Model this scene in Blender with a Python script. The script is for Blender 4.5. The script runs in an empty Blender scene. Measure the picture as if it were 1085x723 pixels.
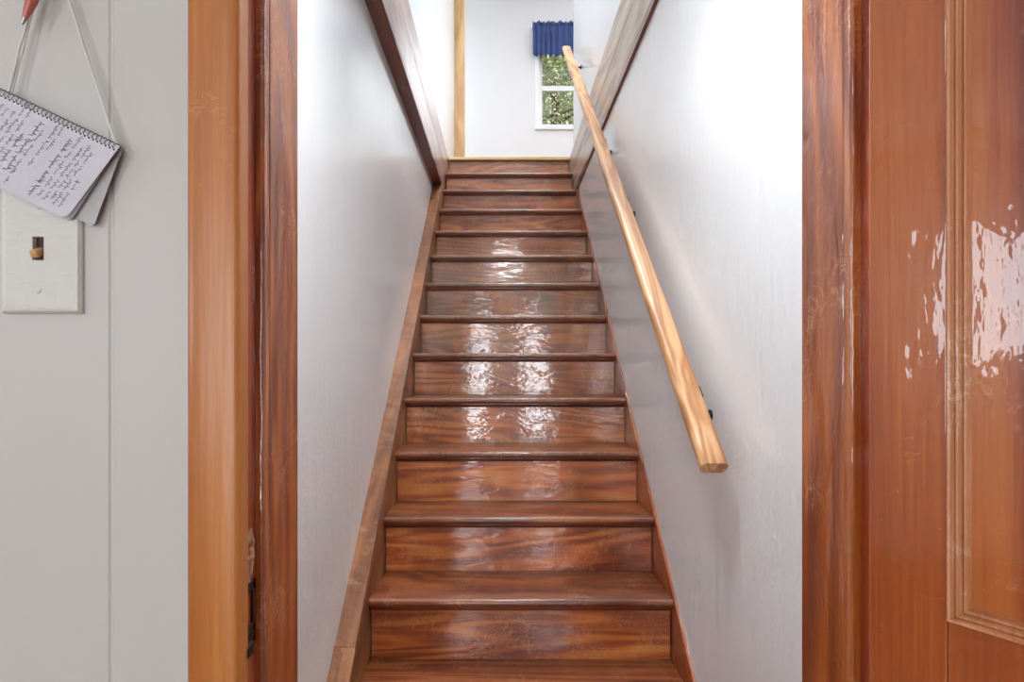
import bpy, bmesh, math, random
from mathutils import Vector, Matrix
random.seed(7)
S = bpy.context.scene
COL = S.collection
# ------------------------------------------------------------------ camera
F, CX, CY, CZ = 600.0, 531.4, 390.0, 1.13
cam = bpy.data.cameras.new('camera')
co = bpy.data.objects.new('camera', cam); COL.objects.link(co)
co.location = (0, 0, CZ); co.rotation_euler = (math.pi/2, 0, 0)
cam.sensor_width = 36; cam.lens = F/1085*36
cam.shift_x = (542.5-CX)/1085; cam.shift_y = (CY-361.5)/1085
cam.clip_start = 0.01
S.camera = co
S.view_settings.view_transform = 'Standard'; S.view_settings.look = 'None'
S.view_settings.gamma = 1; S.view_settings.use_curve_mapping = False
S.view_settings.exposure = 0.1

def P(x, y, Y):
    return Vector(((x-CX)/F*Y, Y, CZ-(y-CY)/F*Y))

# ------------------------------------------------------------------ materials
class NT:
    def __init__(s, name):
        s.m = bpy.data.materials.new(name); s.m.use_nodes = True
        s.t = s.m.node_tree; s.t.nodes.clear()
        s.out = s.n('ShaderNodeOutputMaterial')
    def n(s, typ, **kw):
        nd = s.t.nodes.new(typ)
        for k, v in kw.items():
            setattr(nd, k, v)
        return nd
    def l(s, a, b): s.t.links.new(a, b)
    def math(s, op, a, b=None, clamp=False):
        nd = s.n('ShaderNodeMath', operation=op); nd.use_clamp = clamp
        for i, v in enumerate((a, b)):
            if v is None: continue
            if isinstance(v, (int, float)): nd.inputs[i].default_value = v
            else: s.l(v, nd.inputs[i])
        return nd.outputs[0]
    def mix(s, f, a, b, blend='MIX'):
        nd = s.n('ShaderNodeMix', data_type='RGBA', blend_type=blend)
        for i, v in ((0, f), (6, a), (7, b)):
            if isinstance(v, (int, float)): nd.inputs[i].default_value = v
            elif isinstance(v, tuple): nd.inputs[i].default_value = (*v, 1) if len(v) == 3 else v
            else: s.l(v, nd.inputs[i])
        return nd.outputs[2]
    def noise(s, vec, scale, detail=4, rough=.55, dist=0):
        nd = s.n('ShaderNodeTexNoise'); s.l(vec, nd.inputs['Vector'])
        nd.inputs['Scale'].default_value = scale; nd.inputs['Detail'].default_value = detail
        nd.inputs['Roughness'].default_value = rough; nd.inputs['Distortion'].default_value = dist
        return nd.outputs['Fac']
    def ramp(s, f, stops):
        nd = s.n('ShaderNodeValToRGB'); s.l(f, nd.inputs[0])
        e = nd.color_ramp.elements
        while len(e) < len(stops): e.new(.5)
        for i, (p, c) in enumerate(stops):
            e[i].position = p; e[i].color = (*c, 1) if isinstance(c, tuple) else (c, c, c, 1)
        return nd.outputs[0]
    def mapping(s, vec, scale=(1, 1, 1), loc=(0, 0, 0)):
        nd = s.n('ShaderNodeMapping'); s.l(vec, nd.inputs[0])
        nd.inputs['Scale'].default_value = scale; nd.inputs['Location'].default_value = loc
        return nd.outputs[0]
    def bump(s, h, strength, dist=.01, normal=None):
        nd = s.n('ShaderNodeBump'); s.l(h, nd.inputs['Height'])
        nd.inputs['Strength'].default_value = strength; nd.inputs['Distance'].default_value = dist
        if normal: s.l(normal, nd.inputs['Normal'])
        return nd.outputs[0]

def srgb(r, g, b):
    f = lambda c: (c/255/12.92) if c/255 <= .04045 else ((c/255+.055)/1.055)**2.4
    return (f(r), f(g), f(b))

def wood(name, dark, mid, light, axis, rough=.32, coat=.5, coat_rough=.12, ring=14., stretch=.12,
         scuff=.5, scuff_col=(.62, .42, .28), wavy=.25, perobj=True, wear_prop=False, big=1.0, ringw=.16, sc_scale=1., slope=0., redden=0., scr=.54, wiggle=30., cior=1.5):
    """grain runs along axis 0/1/2"""
    t = NT(name)
    tc = t.n('ShaderNodeTexCoord').outputs['Object']
    if perobj:
        oi = t.n('ShaderNodeObjectInfo').outputs['Random']
        vm = t.n('ShaderNodeVectorMath', operation='ADD')
        cb = t.n('ShaderNodeCombineXYZ')
        for i in range(3): t.l(t.math('MULTIPLY', oi, 7.3+5*i), cb.inputs[i])
        t.l(tc, vm.inputs[0]); t.l(cb.outputs[0], vm.inputs[1]); vec = vm.outputs[0]
    else: vec = tc
    if slope:
        mp = t.n('ShaderNodeMapping'); t.l(vec, mp.inputs[0]); mp.inputs['Rotation'].default_value = (-slope, 0, 0); vec = mp.outputs[0]
    sc = [1, 1, 1]; sc[axis] = stretch
    g = t.mapping(vec, tuple(sc))
    n1 = t.noise(g, 3.2*big, 3, .5, .6)                  # broad growth-ring field
    rings = t.math('SINE', t.math('MULTIPLY', n1, ring*6.28))
    rings = t.math('MULTIPLY_ADD', rings, .5); 
    rings.node.inputs[2].default_value = .5
    sc2 = [95, 95, 95]; sc2[axis] = 2.6
    fine = t.noise(t.mapping(vec, tuple(sc2)), 3, 3, .6)
    bl = t.noise(t.mapping(vec, tuple(sc)), 6*big, 4, .6, .3)
    f = t.math('ADD', t.math('MULTIPLY', rings, ringw), t.math('MULTIPLY', fine, .30))
    f = t.math('ADD', f, t.math('MULTIPLY', bl, .70-ringw))
    col = t.ramp(f, [(.32, dark), (.50, mid), (.68, light)])
    if redden:
        rd = t.ramp(t.noise(vec, 2.6, 3, .6), [(.42, 0.), (.66, 1.)])
        col = t.mix(t.math('MULTIPLY', rd, redden), col, dark)
    # scratches: thin contour lines of noise, broken by a mask
    lines = t.math('ABSOLUTE', t.math('SUBTRACT', t.noise(vec, wiggle, 5, .68, 1.6), .5))
    lines = t.ramp(lines, [(0., 1.), (.014, .5), (.032, 0.)])
    mask = t.ramp(t.noise(vec, 9*sc_scale, 4, .7), [(scr, 0.), (scr+.12, .9)])
    specks = t.ramp(t.noise(vec, 150, 3, .7), [(.70, 0.), (.74, 1.)])
    mask2 = t.ramp(t.noise(vec, 9, 3, .6), [(.48, 0.), (.6, 1.)])
    sm = t.math('MAXIMUM', t.math('MULTIPLY', lines, mask), t.math('MULTIPLY', specks, mask2))
    if wear_prop:
        at = t.n('ShaderNodeAttribute'); at.attribute_type = 'OBJECT'; at.attribute_name = 'wear'
        w = at.outputs['Fac']
        # worn varnish: patches gone greyish brown
        patch = t.ramp(t.noise(vec, 7, 5, .7), [(.36, 0.), (.62, 1.)])
        col = t.mix(t.math('MULTIPLY', t.math('MULTIPLY', patch, w), .85, True), col, srgb(124, 98, 68))
        col = t.mix(t.math('MULTIPLY', w, .30), col, srgb(108, 80, 54))
    col = t.mix(t.math('MULTIPLY', sm, scuff), col, scuff_col)
    b = t.n('ShaderNodeBsdfPrincipled')
    t.l(col, b.inputs['Base Color'])
    t.l(t.math('ADD', t.math('MULTIPLY', t.noise(vec, 8, 3), .18), rough-.09), b.inputs['Roughness'])
    n = t.bump(t.math('ADD', fine, t.math('MULTIPLY', sm, 1.0)), .12, .002)
    t.l(n, b.inputs['Normal'])
    scw = [14, 14, 14]; scw[axis] = 5
    wv = t.noise(t.mapping(vec, tuple(scw)), 1.6, 3, .55, .4)
    wv2 = t.noise(t.mapping(vec, tuple(scw)), 9, 2, .5)
    cn = t.bump(t.math('ADD', wv, t.math('MULTIPLY', wv2, .14)), wavy, .02)
    t.l(cn, b.inputs['Coat Normal'])
    b.inputs['Coat Weight'].default_value = coat
    b.inputs['Coat Roughness'].default_value = coat_rough
    b.inputs['Coat IOR'].default_value = cior
    b.inputs['IOR'].default_value = 1.45
    t.l(b.outputs[0], t.out.inputs[0]); return t.m

def paint(name, colr, rough=.5, streak=0., streak_axis=2, coat=0., coat_rough=.2, mottling=.04, bumpd=.0015, fine=0.):
    t = NT(name)
    vec = t.n('ShaderNodeTexCoord').outputs['Object']
    b = t.n('ShaderNodeBsdfPrincipled')
    m = t.noise(vec, 3.5, 4, .6)
    c2 = tuple(max(0, c*(1-mottling*3)) for c in colr)
    t.l(t.mix(m, c2, tuple(min(1, c*(1+mottling)) for c in colr)), b.inputs['Base Color'])
    b.inputs['Roughness'].default_value = rough
    if streak or fine:
        sc = [22, 22, 22]; sc[streak_axis] = 3.
        h = t.noise(t.mapping(vec, tuple(sc)), 1.3, 4, .6, .3)
        h = t.math('ADD', t.math('MULTIPLY', h, 1.), t.math('MULTIPLY', t.noise(vec, 45, 3, .6), fine))
        t.l(t.bump(h, streak, bumpd*6), b.inputs['Normal'])
        rr = t.math('ADD', t.math('MULTIPLY', t.noise(t.mapping(vec, tuple(sc)), .8, 4), .25), rough-.12)
        t.l(rr, b.inputs['Roughness'])
    b.inputs['Coat Weight'].default_value = coat; b.inputs['Coat Roughness'].default_value = coat_rough
    t.l(b.outputs[0], t.out.inputs[0]); return t.m

def plain(name, colr, rough=.5, metal=0., emit=None, es=1.):
    t = NT(name); b = t.n('ShaderNodeBsdfPrincipled')
    vec = t.n('ShaderNodeTexCoord').outputs['Object']
    n = t.noise(vec, 30, 3)
    t.l(t.mix(n, tuple(c*.88 for c in colr), tuple(min(1, c*1.08) for c in colr)), b.inputs['Base Color'])
    b.inputs['Roughness'].default_value = rough; b.inputs['Metallic'].default_value = metal
    if emit:
        b.inputs['Emission Color'].default_value = (*emit, 1); b.inputs['Emission Strength'].default_value = es
    t.l(b.outputs[0], t.out.inputs[0]); return t.m

def glass_mat():
    t = NT('window_glass')
    tr = t.n('ShaderNodeBsdfTransparent'); gl = t.n('ShaderNodeBsdfGlossy'); gl.inputs['Roughness'].default_value = .02
    fr = t.n('ShaderNodeFresnel'); fr.inputs[0].default_value = 1.45
    mx = t.n('ShaderNodeMixShader'); t.l(fr.outputs[0], mx.inputs[0]); t.l(tr.outputs[0], mx.inputs[1]); t.l(gl.outputs[0], mx.inputs[2])
    t.l(mx.outputs[0], t.out.inputs[0]); return t.m

M = {}
M['riser'] = wood('riser_wood', srgb(104, 36, 10), srgb(178, 86, 30), srgb(218, 136, 60), 0, rough=.36, coat=1., coat_rough=.09,
                  ring=16, stretch=.13, scuff=.55, scuff_col=srgb(205, 150, 105), wavy=.13, wear_prop=True, redden=.6, ringw=.2, scr=.45, wiggle=22., cior=1.62)
M['tread'] = wood('tread_wood', srgb(70, 24, 8), srgb(114, 50, 20), srgb(154, 86, 40), 0, rough=.36, coat=.5, coat_rough=.2,
                  ring=14, scuff=.5, scuff_col=srgb(190, 140, 100), wavy=.3, wear_prop=True, redden=.3, scr=.48)
M['cove'] = wood('cove_wood', srgb(60, 20, 10), srgb(104, 40, 18), srgb(140, 68, 34), 0, scuff=.3)
M['skirt'] = wood('skirt_wood', srgb(92, 50, 26), srgb(136, 84, 48), srgb(170, 114, 72), 1, rough=.5, coat=.2, coat_rough=.3,
                  ring=7, scuff=.6, scuff_col=srgb(200, 150, 110), stretch=.2, slope=math.atan2(.2, .225))
M['skirt_r'] = wood('skirt_right_wood', srgb(104, 40, 14), srgb(152, 74, 30), srgb(186, 108, 54), 1, ring=8, scuff=.4, slope=math.atan2(.2, .225))
M['jamb'] = wood('jamb_wood', srgb(84, 32, 10), srgb(142, 68, 22), srgb(186, 108, 40), 2, rough=.34, coat=.8, coat_rough=.12,
                 ring=16, scuff=.6, scuff_col=srgb(214, 160, 112), wavy=.3, perobj=False, scr=.51, wiggle=26., cior=1.9)
M['stop'] = wood('stop_wood', srgb(90, 24, 12), srgb(138, 50, 20), srgb(170, 78, 34), 2, ring=8, scuff=.3, coat=.7, perobj=False)
M['casing'] = wood('casing_wood', srgb(136, 76, 24), srgb(166, 98, 34), srgb(188, 122, 54), 2, rough=.42, coat=.5, coat_rough=.3,
                   ring=3, scuff=.3, scr=.6, scuff_col=srgb(226, 176, 122), wavy=.12, perobj=False, big=.8)
M['door'] = wood('door_wood', srgb(118, 50, 14), srgb(154, 74, 24), srgb(180, 104, 42), 2, rough=.28, coat=1., coat_rough=.035,
                 ring=4, scuff=.4, scuff_col=srgb(228, 180, 140), wavy=.09, perobj=False, scr=.6, wiggle=13., cior=1.65, redden=.25)
M['panel'] = wood('door_panel_wood', srgb(100, 30, 8), srgb(142, 62, 22), srgb(176, 98, 42), 2, rough=.28, coat=1., coat_rough=.03,
                  ring=7, scuff=.4, scuff_col=srgb(228, 190, 160), wavy=.13, perobj=False, ringw=.35, scr=.6, wiggle=13., cior=1.65, redden=.5)
M['mould'] = wood('door_moulding_wood', srgb(118, 58, 24), srgb(156, 88, 44), srgb(190, 134, 96), 2, ring=5, scuff=.55,
                  scuff_col=srgb(235, 220, 200), perobj=False)
M['fascia'] = wood('fascia_wood', srgb(112, 74, 56), srgb(150, 108, 84), srgb(186, 150, 124), 1, rough=.36, coat=.8, coat_rough=.24,
                   ring=6, scuff=.35, scuff_col=srgb(205, 185, 165), wavy=.35)
M['fascia2'] = wood('pale_fascia_wood', srgb(138, 112, 92), srgb(172, 150, 130), srgb(200, 182, 164), 1, rough=.4, coat=.5, coat_rough=.25,
                   ring=8, scuff=.35, scuff_col=srgb(215, 205, 190), wavy=.3)
M['fascia_edge'] = wood('fascia_edge_wood', srgb(70, 26, 16), srgb(104, 44, 28), srgb(132, 66, 44), 1, ring=4, scuff=.2)
M['pine'] = wood('raw_pine', srgb(180, 138, 90), srgb(206, 166, 116), srgb(222, 190, 144), 2, rough=.5, coat=.15, ring=6, scuff=.15)
M['pine_x'] = wood('raw_pine_nosing', srgb(186, 152, 96), srgb(214, 184, 128), srgb(226, 202, 150), 0, rough=.5, coat=.1, ring=6, scuff=.15)
M['rail'] = wood('rail_wood', srgb(158, 108, 66), srgb(184, 134, 88), srgb(200, 154, 110), 1, rough=.4, coat=.3, coat_rough=.25,
                 ring=9, stretch=.07, scuff=.05, wavy=.05, perobj=False, big=3, ringw=.35, slope=math.atan2(.2, .225))
M['white_stair'] = paint('white_gloss_wall', srgb(222, 225, 227), rough=.38, streak=.45, fine=.55, mottling=.02, coat=.9, coat_rough=.21)
M['white_up'] = paint('white_upstairs_wall', srgb(224, 226, 228), rough=.55, streak=.1, fine=.3, mottling=.01)
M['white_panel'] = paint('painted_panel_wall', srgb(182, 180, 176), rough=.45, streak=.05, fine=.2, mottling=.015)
M['ceil'] = paint('ceiling_paint', srgb(232, 232, 230), rough=.7)
M['room'] = paint('room_paint', srgb(226, 222, 214), rough=.6)
M['floorw'] = wood('floor_wood', srgb(110, 62, 34), srgb(150, 92, 54), srgb(180, 120, 74), 1, ring=6, perobj=False)
M['vinyl'] = plain('white_vinyl', srgb(236, 238, 240), .35)
M['glass'] = glass_mat()
M['black'] = plain('black_metal', (.012, .012, .013), .35, .6)
M['rust'] = plain('old_dark_metal', (.035, .022, .016), .5, .7)
M['steel'] = plain('wire_metal', (.32, .32, .34), .35, .8)
M['plate'] = paint('painted_plate', srgb(194, 193, 187), rough=.38, streak=.7, streak_axis=0, fine=.5, mottling=.02, bumpd=.001)
M['toggle'] = plain('tan_toggle', srgb(196, 150, 96), .35)
M['darkhole'] = plain('dark_brown_slot', srgb(62, 34, 18), .5)
M['paper'] = plain('white_paper', srgb(190, 189, 196), .7)
M['paper2'] = plain('grey_white_card', srgb(172, 172, 172), .7)
M['ink'] = plain('ink', srgb(120, 120, 134), .6)
M['string'] = plain('white_string', srgb(196, 196, 190), .8)
M['pen'] = plain('red_pen_barrel', srgb(172, 92, 84), .3)
M['gouge'] = wood('gouged_wood', srgb(90, 50, 34), srgb(150, 104, 76), srgb(190, 150, 120), 2, rough=.7, coat=0, ring=20, scuff=.8, perobj=False, big=6)
M['leaf'] = plain('leaf_green', srgb(170, 182, 128), .6)
M['leaf2'] = plain('leaf_pale_green', srgb(214, 220, 172), .6)
M['bark'] = plain('bark', srgb(88, 74, 60), .8)
M['grass'] = plain('lawn', srgb(96, 120, 62), .9)
M['lampglass'] = plain('added_lamp_glass', (.9, .9, .88), .4, 0, (1, .96, .9), 3.0)  # glowing shade of the added ceiling lamps

def fabric():
    t = NT('blue_valance_fabric')
    vec = t.n('ShaderNodeTexCoord').outputs['Object']
    n = t.noise(t.mapping(vec, (60, 60, 8)), 2, 3)
    c = t.mix(n, srgb(52, 78, 140), srgb(88, 114, 178))
    d = t.n('ShaderNodeBsdfPrincipled'); d.inputs['Roughness'].default_value = .7
    d.inputs['Sheen Weight'].default_value = .3
    t.l(c, d.inputs['Base Color'])
    tl = t.n('ShaderNodeBsdfTranslucent'); t.l(c, tl.inputs[0])
    mx = t.n('ShaderNodeMixShader'); mx.inputs[0].default_value = .35
    t.l(d.outputs[0], mx.inputs[1]); t.l(tl.outputs[0], mx.inputs[2]); t.l(mx.outputs[0], t.out.inputs[0])
    return t.m
M['blue'] = fabric()

# ------------------------------------------------------------------ mesh helpers
def B(): return bmesh.new()
def box(bm, x0, x1, y0, y1, z0, z1, bev=0., seg=2, mat=None):
    vs = [bm.verts.new(v) for v in ((x0,y0,z0),(x1,y0,z0),(x1,y1,z0),(x0,y1,z0),(x0,y0,z1),(x1,y0,z1),(x1,y1,z1),(x0,y1,z1))]
    fs = [bm.faces.new([vs[i] for i in f]) for f in ((3,2,1,0),(4,5,6,7),(0,1,5,4),(1,2,6,5),(2,3,7,6),(3,0,4,7))]
    if mat is not None:
        for v in vs: v.co = mat @ v.co
    if bev > 0:
        ed = list({e for f in fs for e in f.edges})
        bmesh.ops.bevel(bm, geom=ed, offset=bev, segments=seg, affect='EDGES', profile=.5)
def prism(bm, prof, fn, a, b):
    """closed profile list of 2-tuples, fn(p, t)->Vector, extruded from a to b"""
    A = [bm.verts.new(fn(p, a)) for p in prof]; C = [bm.verts.new(fn(p, b)) for p in prof]
    n = len(prof)
    bm.faces.new(A); bm.faces.new(C[::-1])
    for i in range(n): bm.faces.new((A[i], C[i], C[(i+1) % n], A[(i+1) % n]))
def tube(bm, pts, r, seg=10, closed=False):
    pts = [Vector(p) for p in pts]; rings = []
    n = len(pts); rr = r if isinstance(r, (list, tuple)) else [r]*n
    up = None
    for i, p in enumerate(pts):
        if closed: d = pts[(i+1) % n]-pts[i-1]
        else: d = pts[min(i+1, n-1)]-pts[max(i-1, 0)]
        d.normalize()
        if up is None:
            up = d.orthogonal().normalized()
        else:
            up = (up-d*up.dot(d)).normalized()
        s = d.cross(up)
        rings.append([bm.verts.new(p+(up*math.cos(a)+s*math.sin(a))*rr[i]) for a in [2*math.pi*k/seg for k in range(seg)]])
    m = n if closed else n-1
    for i in range(m):
        R0, R1 = rings[i], rings[(i+1) % n]
        for k in range(seg): bm.faces.new((R0[k], R0[(k+1) % seg], R1[(k+1) % seg], R1[k]))
    if not closed: bm.faces.new(rings[0][::-1]); bm.faces.new(rings[-1])
def obj(name, bm, mat, parent=None, smooth=False, label=None, solid=True):
    if solid: bmesh.ops.recalc_face_normals(bm, faces=bm.faces[:])
    me = bpy.data.meshes.new(name); bm.to_mesh(me); bm.free()
    me.materials.append(mat)
    o = bpy.data.objects.new(name, me); COL.objects.link(o)
    if smooth:
        me.polygons.foreach_set('use_smooth', [True]*len(me.polygons))
        try: me.set_sharp_from_angle(angle=math.radians(40))
        except Exception: pass
    if parent:
        o.parent = parent
        r = parent
        loc = Vector((0, 0, 0)); rot = Matrix.Identity(4)
        w = Matrix.Identity(4)
        chain = []
        while r: chain.append(r); r = r.parent
        for q in reversed(chain): w = w @ q.matrix_parent_inverse @ q.matrix_basis
        o.matrix_parent_inverse = w.inverted()
    if label: o['label'] = label
    return o
def empty(name, loc, label=None, cat=None, group=None, structure=False):
    o = bpy.data.objects.new(name, None); COL.objects.link(o); o.location = loc
    o.empty_display_size = .05
    if label: o['label'] = label
    if cat: o['category'] = cat
    if group: o['group'] = group
    if structure: o['kind'] = 'structure'
    return o
def struct(name, bm, mat, label=None, smooth=False):
    o = obj(name, bm, mat, None, smooth); o['kind'] = 'structure'
    if label: o['label'] = label
    return o
def wall_holes(bm, axis, p0, p1, u0, u1, z0, z1, holes):
    """wall slab: axis 'y' -> plane normal y between p0,p1, u = x ; axis 'x' -> normal x, u = y"""
    us = sorted({u0, u1, *[h[0] for h in holes], *[h[1] for h in holes]})
    zs = sorted({z0, z1, *[h[2] for h in holes], *[h[3] for h in holes]})
    for i in range(len(us)-1):
        for j in range(len(zs)-1):
            cu, cz = (us[i]+us[i+1])/2, (zs[j]+zs[j+1])/2
            if any(h[0] < cu < h[1] and h[2] < cz < h[3] for h in holes): continue
            if axis == 'y': box(bm, us[i], us[i+1], p0, p1, zs[j], zs[j+1])
            else: box(bm, p0, p1, us[i], us[i+1], zs[j], zs[j+1])
    bmesh.ops.remove_doubles(bm, verts=bm.verts, dist=1e-5)

# ------------------------------------------------------------------ stair numbers
T, R = .225, .2
XL, XR = -.419, .541
ZC, ZU = 2.42, 2.80            # ground-floor ceiling, upper floor
YU = 19.9*T                    # edge of the landing
def ny(k): return (7.9+k)*T
def nz(k): return (k+2)*R
def nose_z(Y): return (Y/T-7.9+2)*R

# ------------------------------------------------------------------ setting: lower floor
b = B(); box(b, -3.4, 2.4, -2.8, 6.0, -.12, 0); struct('floor', b, M['floorw'])
# front wall (the wall with the doorway) with routed panel grooves on its face
JL, JR = -.249, .367           # jamb inner faces (stop faces)
WY0, WY1 = .56, .69
b = B()
def grooved(bm, x0, x1, z0, z1, grooves):
    prof = [(x0, WY1), (x0, WY0)]
    for g in sorted(grooves):
        if x0 < g < x1:
            prof += [(g-.003, WY0), (g-.0012, WY0+.0014), (g+.0012, WY0+.0014), (g+.003, WY0)]
    prof += [(x1, WY0), (x1, WY1)]
    prism(bm, prof, lambda p, z: Vector((p[0], p[1], z)), z0, z1)
gr = [-.386-.2*i for i in range(14)]
grooved(b, -3.2, -.28, 0, ZC, gr)
box(b, .40, 2.2, WY0, WY1, 0, ZC)
box(b, -.28, .40, WY0, WY1, 2.06, ZC)
struct('wall_front', b, M['white_panel'], 'off-white painted panel wall beside the doorway')
b = B(); box(b, -.60, -.479, WY1, 4.75, 0, ZC); struct('wall_left', b, M['white_stair'])
b = B()
box(b, .549, .70, WY1, 4.75, 0, ZC)
struct('wall_right', b, M['white_stair'])
# room behind the camera
b = B()
WL = (-1.45, -.30, 1.12, 1.98)  # left room window y0,y1,z0,z1
wall_holes(b, 'x', -3.4, -3.2, -2.8, .69, 0, ZC, [WL]); struct('wall_room_left', b, M['room'])
b = B(); box(b, 2.2, 2.4, -2.8, .69, 0, ZC); struct('wall_room_right', b, M['room'])
b = B()
RW = [(-2.3, -1.3, .7, 2.1), (-.52, -.25, .25, 1.9), (.36, .59, .25, 1.9)]
wall_holes(b, 'y', -2.8, -2.6, -3.2, 2.2, 0, ZC, RW); struct('wall_room_back', b, M['room'])
# ground-floor ceiling = upper floor slab, with the stair opening
b = B()
box(b, -3.4, 2.4, -2.8, 1.2, ZC, ZU-.001)
struct('ceiling_lower', b, M['ceil'])
# upper floor slab beyond the landing and either side
b = B()
box(b, -.62, 2.6, YU+.03, 6.4, ZC, ZU); box(b, .70, 2.6, 1.2, YU+.03, ZC, ZU); box(b, -1.75, -.62, 5.3, 6.4, ZC, ZU)
struct('floor_upper', b, M['floorw'])
# ------------------------------------------------------------------ upper storey
ZT = 5.22
b = B(); box(b, -.62, -.45, 1.0, 5.47, ZU, ZT); struct('wall_upper_left', b, M['white_stair'])
b = B(); box(b, .57, .70, 1.2, YU+.01, ZU, ZT); struct('wall_upper_right', b, M['white_stair'])
b = B(); box(b, -.62, 2.6, 1.0, 1.2, ZU, ZT); struct('wall_upper_front', b, M['white_up'])
WB = (.385, 1.075, 3.755, 4.70)
WB2 = (1.16, 1.85, 3.755, 4.70)  # second window, out of view, added to throw glare on the left wall
WL2 = (5.56, 6.12, 3.4, 4.75)  # out-of-view opening, added to bring in light from the left side room
b = B(); wall_holes(b, 'x', -1.75, -1.6, 5.30, 6.38, ZU, ZT, [WL2]); struct('wall_upper_left_room', b, M['white_up'])
b = B(); box(b, -1.6, -.62, 5.30, 5.47, ZU, ZT); struct('wall_upper_left_return', b, M['white_up'])
b = B(); wall_holes(b, 'y', 6.2, 6.38, -1.75, 2.6, ZU, ZT, [WB, WB2]); struct('wall_upper_back', b, M['white_up'])
b = B(); box(b, 2.6, 2.75, 1.0, 6.38, ZC, ZT); struct('wall_upper_right_room', b, M['white_up'])
b = B(); box(b, -1.75, 2.75, 1.0, 6.38, ZT, ZT+.15); struct('ceiling', b, M['ceil'])
# ------------------------------------------------------------------ fascia boards along the stair opening
def fascia(n, face, back, mt, label):
    r = empty('trim_%d' % n, (face, 1.2, ZC), label, None, None, True)
    s = 1 if back < face else -1          # body extends away from the stairwell
    def bx(x0, x1, y0, y1, z0, z1, bv=.0015):
        bb = B(); box(bb, min(x0, x1), max(x0, x1), y0, y1, z0, z1, bv); return bb
    obj('board', bx(face-s*.004, back, 1.2, YU+.02, ZC+.006, ZC+.215), M[mt], r)
    obj('board', bx(face-s*.004, back, 1.2, YU+.02, ZC+.218, ZU-.0), M[mt], r)
    obj('edge_strip', bx(face, face-s*.0039, 1.2, YU+.02, ZC, ZC+.035, .001), M['fascia_edge'], r)
    obj('soffit_strip', bx(face-s*.004, back, 1.2, YU+.02, ZC-.004, ZC+.0058, .001), M['fascia_edge'], r)
fascia(1, -.419, -.479, 'fascia', 'worn brown boards edging the left side of the stair opening')
fascia(2, .537, .578, 'fascia2', 'worn grey-brown boards edging the right side of the stair opening')
# raw pine corner post
b = B(); box(b, -.4495, -.425, 5.40, 5.47, ZU, ZT, .002); box(b, -.4245, -.352, 5.392, 5.47, ZU, ZT, .003)
struct('trim_3', b, M['pine'], 'raw pine corner post at the top landing', False)

# ------------------------------------------------------------------ STAIRCASE
st = empty('staircase', (0.06, ny(-1), 0), 'steep varnished brown wooden staircase climbing between white walls', 'staircase')
wear = {-1: .1, 0: .12, 1: .12, 2: .2, 3: .35, 4: .45, 5: .65, 6: .9, 7: .8, 8: .45, 9: .35, 10: .4, 11: .5, 12: .5}
def tread(k):
    x1 = XR if k < 10 else .5365
    y0, z = ny(k), nz(k); th = .026
    yb = ny(k+1)+.027
    prof = [(yb, z), (y0+.008, z)]
    for i in range(1, 6):
        a = math.pi*i/6
        prof.append((y0+.010-math.sin(a)*.010, z-th/2+math.cos(a)*th/2))
    prof += [(y0+.008, z-th), (yb, z-th)]
    bb = B(); prism(bb, prof, lambda p, x: Vector((x, p[0], p[1])), XL+.0012, x1-.0012)
    m = M['tread']
    o = obj('tread', bb, m, st, True); o['wear'] = wear[k]
    # cove moulding tucked under the nosing
    c = [(y0+.0268, z-th-.0002), (y0+.012, z-th-.0002)]
    for i in range(5):
        a = math.pi/2*i/4
        c.append((y0+.012+.0105*math.sin(a)*1.0, z-th-.004-.012*(1-math.cos(a))))
    c.append((y0+.0268, z-th-.016))
    bb = B(); prism(bb, c, lambda p, x: Vector((x, p[0], p[1])), XL+.0015, x1-.0015)
    obj('cove_moulding', bb, M['cove'], o, True)
def riser(k):
    x1 = XR if k < 11 else .5365
    y = ny(k)+.027
    bb = B(); box(bb, XL+.0045, x1-.0035, y, y+.018, nz(k)-R+.0006, nz(k)-.0262, .0008, 1)
    o = obj('riser', bb, M['riser'], st); o['wear'] = wear[k]
for k in range(-1, 12): tread(k)
for k in range(-1, 13): riser(k)
bb = B()
box(bb, XL+.001, .5365, YU-.001, YU+.03, ZU-.024, ZU+.0005, .004)
obj('landing_nosing', bb, M['pine_x'], st, False, 'pale raw pine nosing strip at the top')
# skirt boards
def skirt(x_in, x_out, Y0, Y1, h, mat, rag=0., dx=0., zmax=ZC-.005):
    n = int((Y1-Y0)/.02)+1
    bb = B(); sec = []
    for i in range(n+1):
        Y = Y0+(Y1-Y0)*i/n
        zt = min(nose_z(Y)+h, zmax); zb = max(zt-.42, 0.0)
        if zt-zb < .02: zb = zt-.02
        j = random.uniform(-rag, rag); xo = x_out
        sgn = 1 if x_in > x_out else -1
        sec.append([bb.verts.new(v) for v in ((x_in+sgn*dx, Y, zb), (x_in+sgn*dx, Y, zt-.002), (x_in+sgn*(dx-.003), Y, zt),
                    (xo, Y, min(zt+j, zmax)), (xo, Y, zb))])
    for a, c in zip(sec[:-1], sec[1:]):
        for q in range(5): bb.faces.new((a[q], a[(q+1) % 5], c[(q+1) % 5], c[q]))
    bb.faces.new(sec[0][::-1]); bb.faces.new(sec[-1])
    return obj('skirt_board', bb, mat, st)
Yt = 4.05
skirt(XL, -.4785, 1.38, 1.617, .074, M['skirt'], .003, .002)
skirt(XL, -.4785, 1.619, Yt, .072, M['skirt'], .0035)
skirt(XR, .5485, 1.40, Yt, .004, M['skirt_r'])

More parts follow.
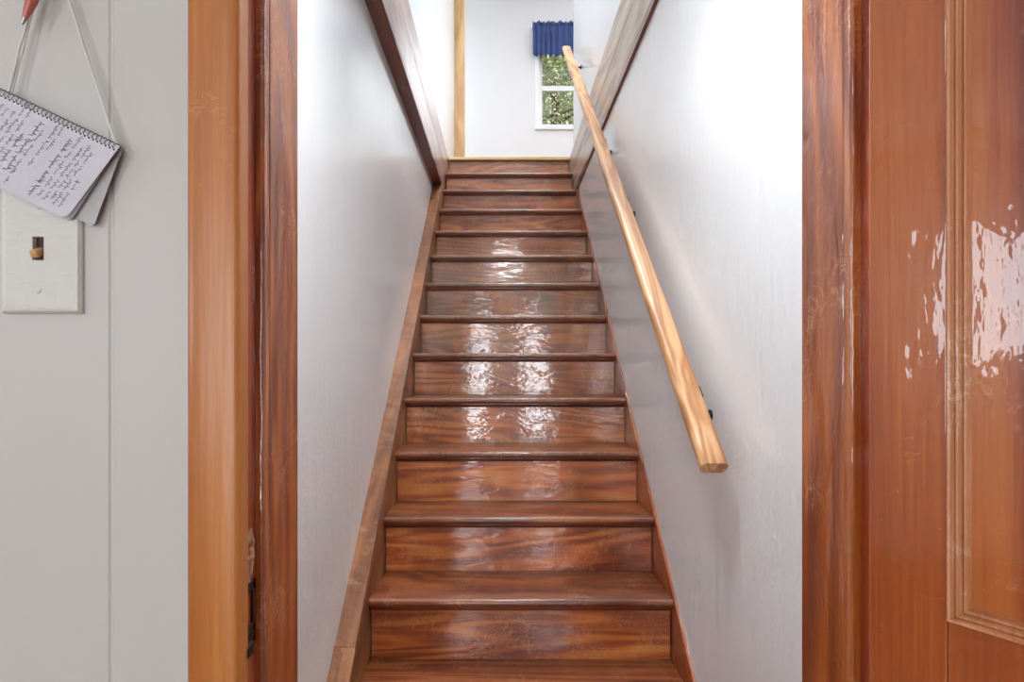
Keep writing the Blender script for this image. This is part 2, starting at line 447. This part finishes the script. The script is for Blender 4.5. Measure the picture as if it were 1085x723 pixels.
# ------------------------------------------------------------------ HANDRAIL
RX = .480
def rz(Y): return -.2316+R/T*Y
hr = empty('handrail', (RX, 2.74, rz(2.74)), 'light oak handrail on black brackets along the right-hand wall', 'handrail')
sl = math.atan2(R, T); dirv = Vector((0, math.cos(sl), math.sin(sl))); nrm = Vector((0, -math.sin(sl), math.cos(sl)))
prof = []
hw, ht = .031, .018
for cx, cz, a0 in ((hw-.014, ht-.014, 0), (-(hw-.014), ht-.014, 90), (-(hw-.014), -(ht-.014), 180), (hw-.014, -(ht-.014), 270)):
    for i in range(7):
        a = math.radians(a0+15*i); prof.append((cx+.014*math.cos(a), cz+.014*math.sin(a)))
bb = B(); Y0, Y1 = 1.277, 4.205
L = (Y1-Y0)/math.cos(sl); c0 = Vector((RX, Y0, rz(Y0)))
secs = []
for s_, k_ in [(0, .94), (.002, 1)]+[(L*i/30, 1) for i in range(1, 30)]+[(L-.012, 1), (L-.004, .9), (L, .75)]:
    secs.append([bb.verts.new(c0+dirv*s_+Vector((p[0]*k_, 0, 0))+nrm*p[1]*k_) for p in prof])
for a, c in zip(secs[:-1], secs[1:]):
    for i in range(len(prof)): bb.faces.new((a[i], a[(i+1) % len(prof)], c[(i+1) % len(prof)], c[i]))
bb.faces.new(secs[0][::-1]); bb.faces.new(secs[-1])
obj('rail', bb, M['rail'], hr, True)
def rwall(z): return .549 if z < ZC else .57
for Yb in (1.47, 2.32, 2.82, 4.02):
    c = Vector((RX, Yb, rz(Yb)))-nrm*ht
    zb = c.z-.055; xw = rwall(zb) if zb < ZC-.05 or zb > ZU else .537
    bb = B()
    pts = [Vector((xw-.004, Yb+.015, zb)), Vector((xw-.02, Yb+.013, zb-.002)), Vector((RX+.035, Yb+.010, zb+.002)), Vector((RX+.016, Yb+.006, zb+.016)),
           Vector((RX+.006, Yb+.002, zb+.034)), c-nrm*.001]
    tube(bb, pts, [.0055, .0055, .006, .0075, .0075, .008], 10)
    br = obj('bracket', bb, M['black'], hr, True, 'black bracket arm')
    bb = B()
    mt = Matrix.Translation(c-nrm*.0018) @ Matrix.Rotation(sl, 4, 'X')
    box(bb, -.010, .034, -.024, .024, -.002, .002, .0015, 2, mt)
    # cheek of the saddle rising beside the rail, on the wall side
    box(bb, .0318, .042, -.020, .020, -.026, .014, .003, 3, mt)
    obj('saddle', bb, M['black'], br)
    bb = B(); tube(bb, [(xw-.0001, Yb+.015, zb), (xw-.006, Yb+.015, zb), (xw-.009, Yb+.015, zb)], [.014, .014, .009], 20)
    obj('rosette', bb, M['black'], br, True)

# ------------------------------------------------------------------ DOOR FRAME
fr = empty('trim_4', (.06, .6, 0), 'old varnished orange-brown wooden door frame', None, None, True)
def rbox(x0, x1, y0, y1, z0, z1, bv=.002, seg=3):
    bb = B(); box(bb, x0, x1, y0, y1, z0, z1, bv, seg); return bb
HD = 2.03
# casings: cross-section with a rounded outer edge, run up the wall
def casing_prof(x0, x1, outer_left=True, th=.021):
    r = .007; pts = []
    y_f = WY0-th
    pts.append((x0, WY0-.0004))
    for i in range(6):
        a = math.pi/2*i/5; pts.append((x0+r-r*math.cos(a), y_f+r-r*math.sin(a)))
    n = 6
    for i in range(1, n): pts.append((x0+(x1-x0)*i/n, y_f-.0012*math.sin(math.pi*i/n)))
    for i in range(6):
        a = math.pi/2*i/5; pts.append((x1-r+r*math.sin(a), y_f+r-r*math.cos(a)))
    pts.append((x1, WY0-.0004)); return pts
bb = B(); prism(bb, casing_prof(-.3015, -.2505), lambda p, z: Vector((p[0], p[1], z)), 0, HD+.055)
obj('casing', bb, M['casing'], fr, True)
bb = B(); prism(bb, casing_prof(.398, .449), lambda p, z: Vector((p[0], p[1], z)), 0, HD+.055)
obj('casing', bb, M['casing'], fr, True)
obj('head_casing', rbox(-.2500, .3975, WY0-.021, WY0-.0005, HD+.003, HD+.055), M['casing'], fr)
# left jamb: rabbet board + stop board (rounded bead on its edge)
obj('jamb', rbox(-.285, -.2585, WY0-.001, WY1+.001, 0, HD+.02, .002), M['stop'], fr)
def stop_prof(sgn, xf, xb):
    # xf = inner face (towards opening); rounded front corner
    y0 = .595; r = .005; pts = [(xb, WY1+.0015), (xb, y0)]
    for i in range(7):
        a = math.pi/2*i/6
        pts.append((xf-sgn*(r-r*math.sin(a)), y0+r-r*math.cos(a)))
    pts += [(xf-sgn*.000, .6065), (xf-sgn*.0012, .6075), (xf-sgn*.0012, .609), (xf, .610)]
    pts += [(xf, WY1+.0015)]
    return pts
bb = B(); prism(bb, stop_prof(1, JL, -.2583), lambda p, z: Vector((p[0], p[1], z)), 0, HD)
obj('stop', bb, M['jamb'], fr, True)
obj('jamb', rbox(.3785, .3975, WY0-.001, WY1+.001, 0, HD+.02, .002), M['stop'], fr)
bb = B(); prism(bb, stop_prof(-1, JR, .3783), lambda p, z: Vector((p[0], p[1], z)), 0, HD)
obj('stop', bb, M['jamb'], fr, True)
obj('head_jamb', rbox(-.258, .378, WY0, WY1, HD, HD+.025, .001), M['jamb'], fr)
# gouged wood + old strike plate on the left rabbet
bb = B()
g0 = P(262, 560, .58).z; g1 = P(262, 617, .58).z
rows = []
for i in range(15):
    z = g0+(g1-g0)*i/14; w = .006+.010*math.sin(math.pi*i/14)
    cc = .577+random.uniform(-.002, .002)
    rows.append([bb.verts.new((-.2583+(.0004 if j in (0, 4) else random.uniform(.0006, .0022)), cc+w*(j-2)/2, z)) for j in range(5)])
for a, c in zip(rows[:-1], rows[1:]):
    for j in range(4): bb.faces.new((a[j], a[j+1], c[j+1], c[j]))
gouge = obj('splintered_patch', bb, M['gouge'], fr, False, 'splintered bare wood above the strike', solid=False)
s0 = P(262, 618, .575).z; s1 = P(262, 668, .575).z; s2 = P(258, 700, .57).z
bb = B()
box(bb, -.2584, -.2560, .5625, .5665, s2, s0, .0006)
box(bb, -.2584, -.2560, .5835, .5885, s2+.012, s0, .0006)
box(bb, -.2584, -.2560, .5625, .5885, s0-.010, s0, .0006)
box(bb, -.2584, -.2560, .5625, .5885, s1-.006, s1+.004, .0006)
box(bb, -.2584, -.2560, .5625, .5885, s2+.010, s2+.020, .0006)
# curled lip standing proud towards the room
box(bb, -.2610, -.2520, .546, .5628, s2+.002, s1-.004, .001)
box(bb, -.2550, -.2505, .556, .574, s2+.006, s1-.010, .001)
sp = obj('strike_plate', bb, M['rust'], fr, False, 'worn black metal strike plate')

# ------------------------------------------------------------------ DOOR (open, swung towards the room)
th = math.radians(32.4)
u = Vector((math.sin(th), -math.cos(th), 0)); w = Vector((math.cos(th), math.sin(th), 0))   # along the leaf, into its thickness
F0 = Vector((.350, .540, 0))
# local frame: x along leaf, y into thickness, z up
DM = Matrix(((u.x, w.x, 0, F0.x), (u.y, w.y, 0, F0.y), (0, 0, 1, 0), (0, 0, 0, 1)))
dr = empty('door_1', F0, 'orange-brown varnished panelled wooden door standing open on the right', None, None, True)
def dbox(x0, x1, y0, y1, z0, z1, bv=.0015, seg=2):
    bb = B(); box(bb, x0, x1, y0, y1, z0, z1, bv, seg, DM); return bb
DW, DT, DH = .625, .035, 2.02
SW = .0625
zb = .912                      # lower edge of the upper panel opening
obj('stile', dbox(0, SW, 0, DT, .01, DH), M['door'], dr)
obj('stile', dbox(DW-SW, DW, 0, DT, .01, DH), M['door'], dr)
rails = [(.01, .20), (.72, zb), (DH-.11, DH)]
for a, c in rails: obj('rail', dbox(SW+.0002, DW-SW-.0002, .0003, DT-.0003, a, c, .001), M['door'], dr)
def d_panel(z0, z1):
    x0, x1 = SW-.004, DW-SW+.004
    p = obj('panel', dbox(x0, x1, .011, .024, z0-.004, z1+.004, .001), M['panel'], dr)
    # moulding frame: three reeds stepping down to the panel
    mw = .0135
    pr = []
    steps = [(-.0003, .0005), (0, -.0022), (.0012, -.0034), (.0030, -.0030), (.0040, -.0008), (.0046, .0024), (.0056, .0012), (.0074, .0014), (.0084, .0036), (.0090, .0062), (.0100, .0050), (.0118, .0054), (.0130, .0078), (mw, .0112)]
    for (xa, xb, za, zbb) in ((SW, DW-SW, z0, z1),):
        bb = B()
        corners = [(xa, za, 1, 1), (xb, za, -1, 1), (xb, zbb, -1, -1), (xa, zbb, 1, -1)]
        rings = []
        for cx, cz, sx, sz in corners:
            rings.append([bb.verts.new(DM @ Vector((cx+sx*d, yy, cz+sz*d))) for d, yy in steps])
        for i in range(4):
            A, C = rings[i], rings[(i+1) % 4]
            for q in range(len(steps)-1): bb.faces.new((A[q], C[q], C[q+1], A[q+1]))
        obj('panel_moulding', bb, M['mould'], p, True, 'reeded moulding with pale worn edges', solid=True)
d_panel(zb, DH-.11); d_panel(.20, .72)
for hz in (.25, 1.72):
    bb = B(); c = F0+w*(DT+.004)+u*-.004
    tube(bb, [(c.x, c.y, hz), (c.x, c.y, hz+.085)], .0045, 12)
    obj('hinge', bb, M['rust'], dr, True, 'dark metal hinge knuckle')

# ------------------------------------------------------------------ UPSTAIRS WINDOW
def dh_window(n, axis_y, x0, x1, z0, z1, label):
    r = empty('window_%d' % n, ((x0+x1)/2, axis_y, z0), label, None, None, True)
    yi = axis_y
    bb = B()   # outer frame and flat narrow trim
    fw = .028
    for (a, c, d, e) in ((x0-.015, x0+fw, z0-.0, z1+.02), (x1-fw, x1+.015, z0-.0, z1+.02), (x0+fw, x1-fw, z1-fw, z1+.02)):
        box(bb, a, c, yi-.012, yi+.09, d, e, .003)
    obj('window_frame', bb, M['vinyl'], r)
    bb = B(); box(bb, x0-.02, x1+.02, yi-.03, yi+.09, z0-.022, z0, .004); obj('window_sill', bb, M['vinyl'], r)
    zm = (z0+z1)/2-.02
    for nm, za, zc, yo in (('lower_sash', z0, zm+.015, yi+.015), ('upper_sash', zm-.015, z1-fw, yi+.045)):
        xa, xc = x0+fw, x1-fw
        s = .034; q = .05; bb = B()
        box(bb, xa, xa+s, yo, yo+.028, za, zc, .003); box(bb, xc-s, xc, yo, yo+.028, za, zc, .003)
        box(bb, xa+s, xc-s, yo, yo+.028, za, za+q, .003); box(bb, xa+s, xc-s, yo, yo+.028, zc-q, zc, .003)
        sh = obj(nm, bb, M['vinyl'], r)
        bb = B(); box(bb, xa+s, xc-s, yo+.011, yo+.015, za+q, zc-q); obj('pane', bb, M['glass'], sh)
dh_window(1, 6.2, *WB[:2], WB[2], WB[3], 'white double-hung window at the top of the stairs')
dh_window(2, 6.2, *WB2[:2], WB2[2], WB2[3], 'unseen white window added further right upstairs to light the stair walls')
# ------------------------------------------------------------------ VALANCE
va = empty('valance', (.70, 6.13, 4.50), 'gathered dark blue fabric valance over the upstairs window', 'curtain')
bb = B()
nx = 420; X0, X1 = .335, 1.12
zs = [4.882, 4.874, 4.862, 4.846, 4.838, 4.826, 4.818, 4.80, 4.75, 4.70, 4.65, 4.60, 4.55, 4.515]
random.seed(3)
ph = [random.uniform(0, 6.28) for _ in range(6)]
for_rows = []
for j, z in enumerate(zs):
    row = []
    for i in range(nx+1):
        t_ = i/nx; x = X0+(X1-X0)*t_
        f1 = math.sin(t_*84+ph[0]+1.2*math.sin(t_*17+ph[1])); f2 = math.sin(t_*190+ph[2]+1.1*math.sin(t_*23+ph[3]))
        if j <= 3: amp = (.012, .020, .024, .018)[j]; a2 = (.006, .010, .010, .006)[j]
        elif j in (4, 5, 6): amp = .004; a2 = .003
        else: amp = .008+.010*(j-7)/6; a2 = .004-.0025*(j-7)/6
        y = 6.135-amp*f1-a2*f2
        if j in (0, 1): zz = z+.006*math.sin(t_*42+ph[4])+.0015*f2
        elif j >= 12: zz = z+.004*f1
        else: zz = z
        row.append(bb.verts.new((x+(.004*f2 if j > 7 else 0), y, zz)))
    for_rows.append(row)
for a, c in zip(for_rows[:-1], for_rows[1:]):
    for i in range(nx): bb.faces.new((a[i], a[i+1], c[i+1], c[i]))
fo = obj('fabric', bb, M['blue'], va, True, solid=False)
sm = fo.modifiers.new('thickness', 'SOLIDIFY'); sm.thickness = .0015
bb = B(); tube(bb, [(X0-.008, 6.195, 4.832), (X0-.006, 6.165, 4.832), (X0+.01, 6.152, 4.832), (X1-.01, 6.152, 4.832), (X1+.006, 6.165, 4.832), (X1+.008, 6.195, 4.832)], .0035, 8)
obj('curtain_rod', bb, M['vinyl'], va, True)

# ------------------------------------------------------------------ LIGHT SWITCH
sw = empty('light_switch', (-.4515, .56, 1.1836), 'light switch in a thickly painted white wall plate under the notepad', 'light switch')
bb = B()
px0, px1, pz0, pz1 = -.4905, -.4125, 1.1836, 1.311
sx0, sx1, sz0, sz1 = P(35, 0, .554).x, P(47, 0, .554).x, P(0, 276, .554).z, P(0, 251, .554).z
# plate with a slot: bevelled ring of quads
us = [px0, sx0, sx1, px1]; vs_ = [pz0, sz0, sz1, pz1]
def pl(x, z):
    e = min(x-px0, px1-x, z-pz0, pz1-z)
    return WY0-.0065
ringo = []
for inset, yy in ((0, WY0-.0003), (0, WY0-.003), (.0022, WY0-.0062), (.006, WY0-.0068)):
    ringo.append([bb.verts.new(v) for v in ((px0+inset, yy, pz0+inset), (px1-inset, yy, pz0+inset), (px1-inset, yy, pz1-inset), (px0+inset, yy, pz1-inset))])
hole = [bb.verts.new(v) for v in ((sx0, WY0-.0068, sz0), (sx1, WY0-.0068, sz0), (sx1, WY0-.0068, sz1), (sx0, WY0-.0068, sz1))]
hole2 = [bb.verts.new((v.co.x, WY0-.0008, v.co.z)) for v in hole]
ringo += [hole, hole2]
for A, C in zip(ringo[:-1], ringo[1:]):
    for i in range(4): bb.faces.new((A[i], A[(i+1) % 4], C[(i+1) % 4], C[i]))
cp = obj('cover_plate', bb, M['plate'], sw, False)
bb = B(); box(bb, sx0-.0005, sx1+.0005, WY0-.0016, WY0-.0003, sz0-.0005, sz1+.0005); obj('slot', bb, M['darkhole'], sw, False, 'dark brown slot')
bb = B()
tm = Matrix.Translation(((sx0+sx1)/2, WY0-.005, (sz0+sz1)/2-.003)) @ Matrix.Rotation(math.radians(28), 4, 'X')
box(bb, -.0034, .0036, -.009, .003, -.0036, .0036, .0014, 3, tm)
obj('toggle', bb, M['toggle'], sw, True, 'tan toggle lever')
for z in ((sz0+sz1)/2-.041, (sz0+sz1)/2+.041):
    bb = B(); tube(bb, [((sx0+sx1)/2, WY0-.0066, z), ((sx0+sx1)/2, WY0-.0076, z), ((sx0+sx1)/2, WY0-.0080, z)], [.0032, .003, .0018], 16)
    obj('screw', bb, M['plate'], cp, True)

# ------------------------------------------------------------------ NOTEPAD hanging on a string
NY = .545
tv = Vector((-.903, -.429)); dv = Vector((-.595, .804))
p1 = Vector((127, 155))
nl = empty('notepad', P(60, 175, .552), 'spiral notepad with handwritten page hanging tilted on a string', 'notepad')
def npt(uu, vv, Y, D=dv, O=p1):
    q = O+tv*uu+D*vv; return P(q.x, q.y, Y)
def sheet(bm, U, V, Y, thk, D=dv, O=p1, r=8, u0=0, v0=0, curl=0.):
    pts = [(u0, v0)]
    c = [(u0, V, 0), (U, V, 1)]
    for i in range(7):
        a = math.pi/2*i/6; pts.append((u0+r-r*math.cos(a), V-r+r*math.sin(a)))
    for i in range(7):
        a = math.pi/2*i/6; pts.append((U-r+r*math.sin(a), V-r+r*math.cos(a)))
    pts.append((U, v0))
    A = [bm.verts.new(npt(a, c_, Y, D, O)) for a, c_ in pts]
    C = [bm.verts.new(npt(a, c_, Y+thk, D, O)) for a, c_ in pts]
    n = len(pts); bm.faces.new(A); bm.faces.new(C[::-1])
    for i in range(n): bm.faces.new((A[i], C[i], C[(i+1) % n], A[(i+1) % n]))
UL = 150
bb = B(); sheet(bb, UL, 96, .5452, .0002); top = obj('page', bb, M['paper'], nl)
bb = B()
for i in range(5): sheet(bb, UL, 96.5-i*.2, .5458+i*.0007, .0005, D=Vector((-.595+.012*i, .804+.008*i)))
obj('page_block', bb, M['paper'], nl)
bb = B(); sheet(bb, UL, 89, .5520, .0008, D=Vector((-.345, .935)), O=p1+Vector((3, 2)), r=5); obj('back_cover', bb, M['paper2'], nl, False, 'grey-white back cover swinging out behind')
bb = B()
for i in range(30):
    uu = 3+i*4.9
    c = npt(uu, 2.2, .5475); ex = (npt(uu, 3.2, .5475)-npt(uu, 2.2, .5475)).normalized()
    ring = []
    for q in range(10):
        a = 2*math.pi*q/10; ring.append(c+ex*.0032*math.cos(a)+Vector((0, 1, 0))*.0042*math.sin(a))
    tube(bb, ring, .00055, 5, True)
obj('spiral_binding', bb, M['steel'], nl, True)
bb = B()
for i in range(30):
    uu = 3+i*4.9; c = npt(uu, 6.0, .54508); r_ = .0010
    bb.faces.new([bb.verts.new(c+Vector((r_*math.cos(a), 0, r_*math.sin(a)))) for a in [2*math.pi*q/8 for q in range(8)]])
obj('punch_hole', bb, M['rust'], top, solid=False)['kind'] = 'stuff'
# handwriting: cursive scribble lines running up the page
random.seed(11)
bb = B()
def stroke(pts, wd=.00022):
    for a, c in zip(pts[:-1], pts[1:]):
        d = (c-a); 
        if d.length < 1e-6: continue
        s_ = Vector((d.z, 0, -d.x)).normalized()*wd
        bb.faces.new([bb.verts.new(v) for v in (a-s_, a+s_, c+s_, c-s_)])
line_us = [13, 19.5, 25, 31, 38, 47, 60, 66, 76, 83, 92, 99, 106, 113, 121, 128, 136, 143]
spans = {13: (60, 88), 19.5: (30, 88), 25: (18, 84), 31: (22, 88), 38: (14, 86), 47: (16, 90), 60: (10, 38), 66: (12, 62), 76: (28, 90), 83: (14, 76), 92: (40, 88), 99: (16, 84)}
for uu in line_us:
    v1, v2 = spans.get(uu, (random.uniform(12, 24), random.uniform(70, 90)))
    v = v2; big = uu in (47, 83, 92)
    hgt = 3.0 if big else 1.9
    while v > v1:
        wl = random.uniform(8, 20); pts = []
        n = int(wl*3); tall = {random.randrange(n) for _ in range(max(1, n//7))}
        for i in range(n):
            vv = v-wl*i/n
            up = hgt*(.5+.5*math.sin(i*1.35+random.uniform(-.35, .35)))*random.uniform(.5, 1.1)
            if i in tall: up = hgt*random.uniform(1.5, 2.1)*random.choice((1, 1, -.5))
            pts.append(npt(uu+2+(-up if True else up)+0, vv+random.uniform(-.4, .4)-up*.3, .54500))
        stroke(pts, .00022 if big else .00017)
        v -= wl+random.uniform(2.5, 4)
obj('handwriting', bb, M['ink'], top, solid=False, label='grey cursive handwriting')
# string and nail
sg = empty('hanging_string', P(50, -62, .548), 'thin white string looped from a nail holding the notepad', 'string')
bb = B()
def wob(a, c, n=10, s=.0006):
    o = []
    for i in range(n+1):
        t_ = i/n; p = a.lerp(c, t_); p += Vector((random.uniform(-s, s), 0, random.uniform(-s, s)))*(0 if i in (0, n) else 1); o.append(p)
    return o
nail = P(50.5, -62, .552)
for a, c in ((nail, npt(130, 2, .5478)), (nail+Vector((.001, .001, 0)), npt(126, 3, .5495)),
             (nail+Vector((.0015, 0, 0)), npt(1, 2, .5478)), (nail+Vector((.003, .001, 0)), npt(4, 1, .5495)), ):
    tube(bb, wob(a, c), .0010, 6)
obj('string', bb, M['string'], sg, True)
bb = B(); tube(bb, [nail+Vector((0, .0079, -.000)), nail+Vector((0, -.006, .002))], .0012, 8)
tube(bb, [nail+Vector((0, -.006, .002)), nail+Vector((0, -.0072, .0021))], .003, 12)
obj('nail', bb, M['steel'], sg, True)
# pen
pa = P(23.5, 26, .541); pb = P(72, -96, .543); d = (pb-pa)
pn = empty('pen', pa, 'pinkish red pen hanging point down beside the string', 'pen')
bb = B(); tube(bb, [pa+d*t_ for t_ in (.055, .12, .2, .35, .95, .98)], [.0022, .0036, .0048, .0052, .0052, .004], 16); obj('barrel', bb, M['pen'], pn, True)
bb = B(); tube(bb, [pa+d*t_ for t_ in (0, .012, .055)], [.0006, .0014, .0022], 12); obj('tip', bb, M['steel'], pn, True, 'silver tip')
bb = B(); tube(bb, [pa+d*.95+Vector((0, -.0052, 0)), pa+d*.93+Vector((0, -.0075, 0)), pa+d*.68+Vector((0, -.0072, 0))], .0011, 8); obj('clip', bb, M['steel'], pn, True)
bb = B(); tube(bb, wob(nail+Vector((-.001, -.0015, 0)), pa+d*.93+Vector((0, .0065, 0)), 6, .0003), .0008, 6)
obj('tether', bb, M['string'], pn, True)

# ------------------------------------------------------------------ unseen ceiling lamps, added to light the stairs and rooms
def lamp(x, y, z, rad, power, label, n):
    e = empty('added_ceiling_lamp', (x, y, z), label, 'lamp')
    bb = B(); tube(bb, [(x, y, z-.0005), (x, y, z-.02), (x, y, z-.03)], [rad+.012, rad+.012, rad+.004], 40); obj('base', bb, M['vinyl'], e, True)
    bb = B()
    pts = [(x, y, z-.03-i*.01) for i in range(9)]; rr = [rad*math.cos(math.asin(min(.985, i/8))) for i in range(9)]
    tube(bb, pts, rr, 40); obj('glass_shade', bb, M['lampglass'], e, True)
    ld = bpy.data.lights.new('added_lamp_light', 'AREA'); ld.shape = 'DISK'; ld.size = rad*2; ld.energy = power; ld.color = (.94, .97, 1)
    lo = bpy.data.objects.new('added_lamp_light', ld); COL.objects.link(lo); lo.parent = e; lo.location = (0, 0, -.13)
def area(name, loc, rot, sx, sy, power, colr):
    ld = bpy.data.lights.new(name, 'AREA'); ld.shape = 'RECTANGLE'; ld.size = sx; ld.size_y = sy; ld.energy = power; ld.color = colr
    lo = bpy.data.objects.new(name, ld); COL.objects.link(lo); lo.location = loc; lo.rotation_euler = rot
    return lo
day = (.88, .94, 1.0)
# daylight arriving through the room's windows
area('daylight_left', (-3.25, (WL[0]+WL[1])/2, (WL[2]+WL[3])/2), (0, -math.pi/2, 0), WL[3]-WL[2], WL[1]-WL[0], 19, day)
for i, r_ in enumerate(RW):
    area('daylight_back', ((r_[0]+r_[1])/2, -2.65, (r_[2]+r_[3])/2), (math.pi/2, 0, 0), r_[1]-r_[0], r_[3]-r_[2], (22 if i == 0 else 75)*(r_[1]-r_[0])*(r_[3]-r_[2]), day)
area('added_daylight_upper', ((WB2[0]+WB2[1])/2, 6.17, (WB2[2]+WB2[3])/2), (-math.pi/2, 0, 0), WB2[1]-WB2[0]-.1, WB2[3]-WB2[2]-.1, 74, day)  # added light in the unseen second window, for the left wall glare
area('added_daylight_upper_left', (-1.57, (WL2[0]+WL2[1])/2, (WL2[2]+WL2[3])/2), (0, -math.pi/2, 0), WL2[3]-WL2[2], WL2[1]-WL2[0], 17, day)  # added light from the unseen left room, for the right wall glare
lamp(.22, 2.8, ZT, .18, 66, 'round flush ceiling lamp, unseen, added to light the stairwell from above', 1)
lamp(1.7, 3.2, ZT, .16, 12, 'round flush ceiling lamp, unseen, added to light the upper room', 2)
lamp(.04, .95, ZC, .14, 17, 'round flush ceiling lamp, unseen, added just inside the doorway to brighten the stair foot', 4)
lamp(-.6, -1.2, ZC, .18, 2, 'round flush ceiling lamp, unseen, added to light the lower room', 3)

# ------------------------------------------------------------------ windows of the lower room (sash bars)
def simple_window(n, pts, axis, label):
    r = empty('window_%d' % n, pts[0], label, None, None, True); bb = B()
    (x0, y0, z0), (x1, y1, z1) = pts
    f_ = .035
    if axis == 'y':
        for a in ((x0, x0+f_, z0, z1), (x1-f_, x1, z0, z1), (x0+f_, x1-f_, z0, z0+f_), (x0+f_, x1-f_, z1-f_, z1), (x0+f_, x1-f_, (z0+z1)/2-.02, (z0+z1)/2+.02)):
            box(bb, a[0], a[1], y0, y1, a[2], a[3], .002)
    else:
        for a in ((y0, y0+f_, z0, z1), (y1-f_, y1, z0, z1), (y0+f_, y1-f_, z0, z0+f_), (y0+f_, y1-f_, z1-f_, z1), ((y0+y1)/2-.02, (y0+y1)/2+.02, z0+f_, z1-f_)):
            box(bb, x0, x1, a[0], a[1], a[2], a[3], .002)
    obj('sash', bb, M['vinyl'], r)
simple_window(3, ((-3.24, WL[0], WL[2]), (-3.21, WL[1], WL[3])), 'x', 'white window in the left wall of the lower room')
for i, r_ in enumerate(RW): simple_window(4+i, ((r_[0], -2.64, r_[2]), (r_[1], -2.61, r_[3])), 'y', 'white window in the back wall of the lower room')

# ------------------------------------------------------------------ outside: trees beyond the window
b = B(); box(b, -30, 30, 6.6, 60, -.6, -.4); struct('ground', b, M['grass'])
def tree(x, y, h, rad, mat, label, seed):
    random.seed(seed)
    e = empty('tree', (x, y, -.4), label, 'tree', 'trees outside the upstairs window')
    bb = B(); pts = [(x+random.uniform(-.1, .1)*i, y, -.4+h*.92*i/8) for i in range(9)]
    tube(bb, pts, [.2*(1-i/9.5) for i in range(9)], 10)
    for i in range(16):
        z = h*random.uniform(.3, .85); a = random.uniform(0, 6.28); l_ = rad*random.uniform(.5, .9)
        tube(bb, [(x, y, z), (x+l_*.5*math.cos(a), y+l_*.5*math.sin(a), z+.25), (x+l_*math.cos(a), y+l_*math.sin(a), z+.3)], [.05, .03, .01], 6)
    obj('trunk', bb, M['bark'], e, True)
    bb = B()
    clumps = []
    for i in range(300):
        t_ = random.random(); z = h*(.22+.8*t_); rr = rad*math.sqrt(max(.02, 1-((t_-.4)/.62)**2))
        a = random.uniform(0, 6.28); q = math.sqrt(random.random()); clumps.append(Vector((x+rr*q*math.cos(a), y+rr*q*math.sin(a), z)))
    for c in clumps:
        for j in range(130):
            p = c+Vector((random.gauss(0, .24), random.gauss(0, .24), random.gauss(0, .22)))
            a = Vector((random.uniform(-1, 1), random.uniform(-1, 1), random.uniform(-1, .6))).normalized()
            s_ = a.orthogonal().normalized(); s_ = Matrix.Rotation(random.uniform(0, 6.28), 3, a) @ s_
            L_ = random.uniform(.05, .10)
            bb.faces.new([bb.verts.new(v) for v in (p, p+a*L_*.5+s_*L_*.28, p+a*L_, p+a*L_*.5-s_*L_*.28)])
    obj('foliage', bb, mat, e, solid=False)
tree(.9, 13.0, 9.5, 2.3, M['leaf2'], 'pale green leafy tree straight outside the window', 1)
tree(6.4, 16.5, 11., 2.4, M['leaf'], 'darker green tree right of the pale one outside', 2)
tree(.6, 20.5, 13.5, 2.5, M['leaf'], 'tall green tree farther off behind the pale one', 3)
sd = bpy.data.lights.new('sun', 'SUN'); sd.energy = 5.5; sd.angle = .02; sd.color = (1, .96, .88)
so = bpy.data.objects.new('sun', sd); COL.objects.link(so); so.location = (5, -8, 20)
so.rotation_euler = (math.radians(42), 0, math.radians(50))
# ------------------------------------------------------------------ world
wd = bpy.data.worlds.new('world'); S.world = wd; wd.use_nodes = True
nt = wd.node_tree; nt.nodes.clear()
o_ = nt.nodes.new('ShaderNodeOutputWorld'); bg = nt.nodes.new('ShaderNodeBackground'); sk = nt.nodes.new('ShaderNodeTexSky')
sk.sky_type = 'HOSEK_WILKIE'; sk.turbidity = 5; sk.sun_direction = (.5, -.5, .7)
nt.links.new(sk.outputs[0], bg.inputs[0]); nt.links.new(bg.outputs[0], o_.inputs[0]); bg.inputs[1].default_value = 1.3
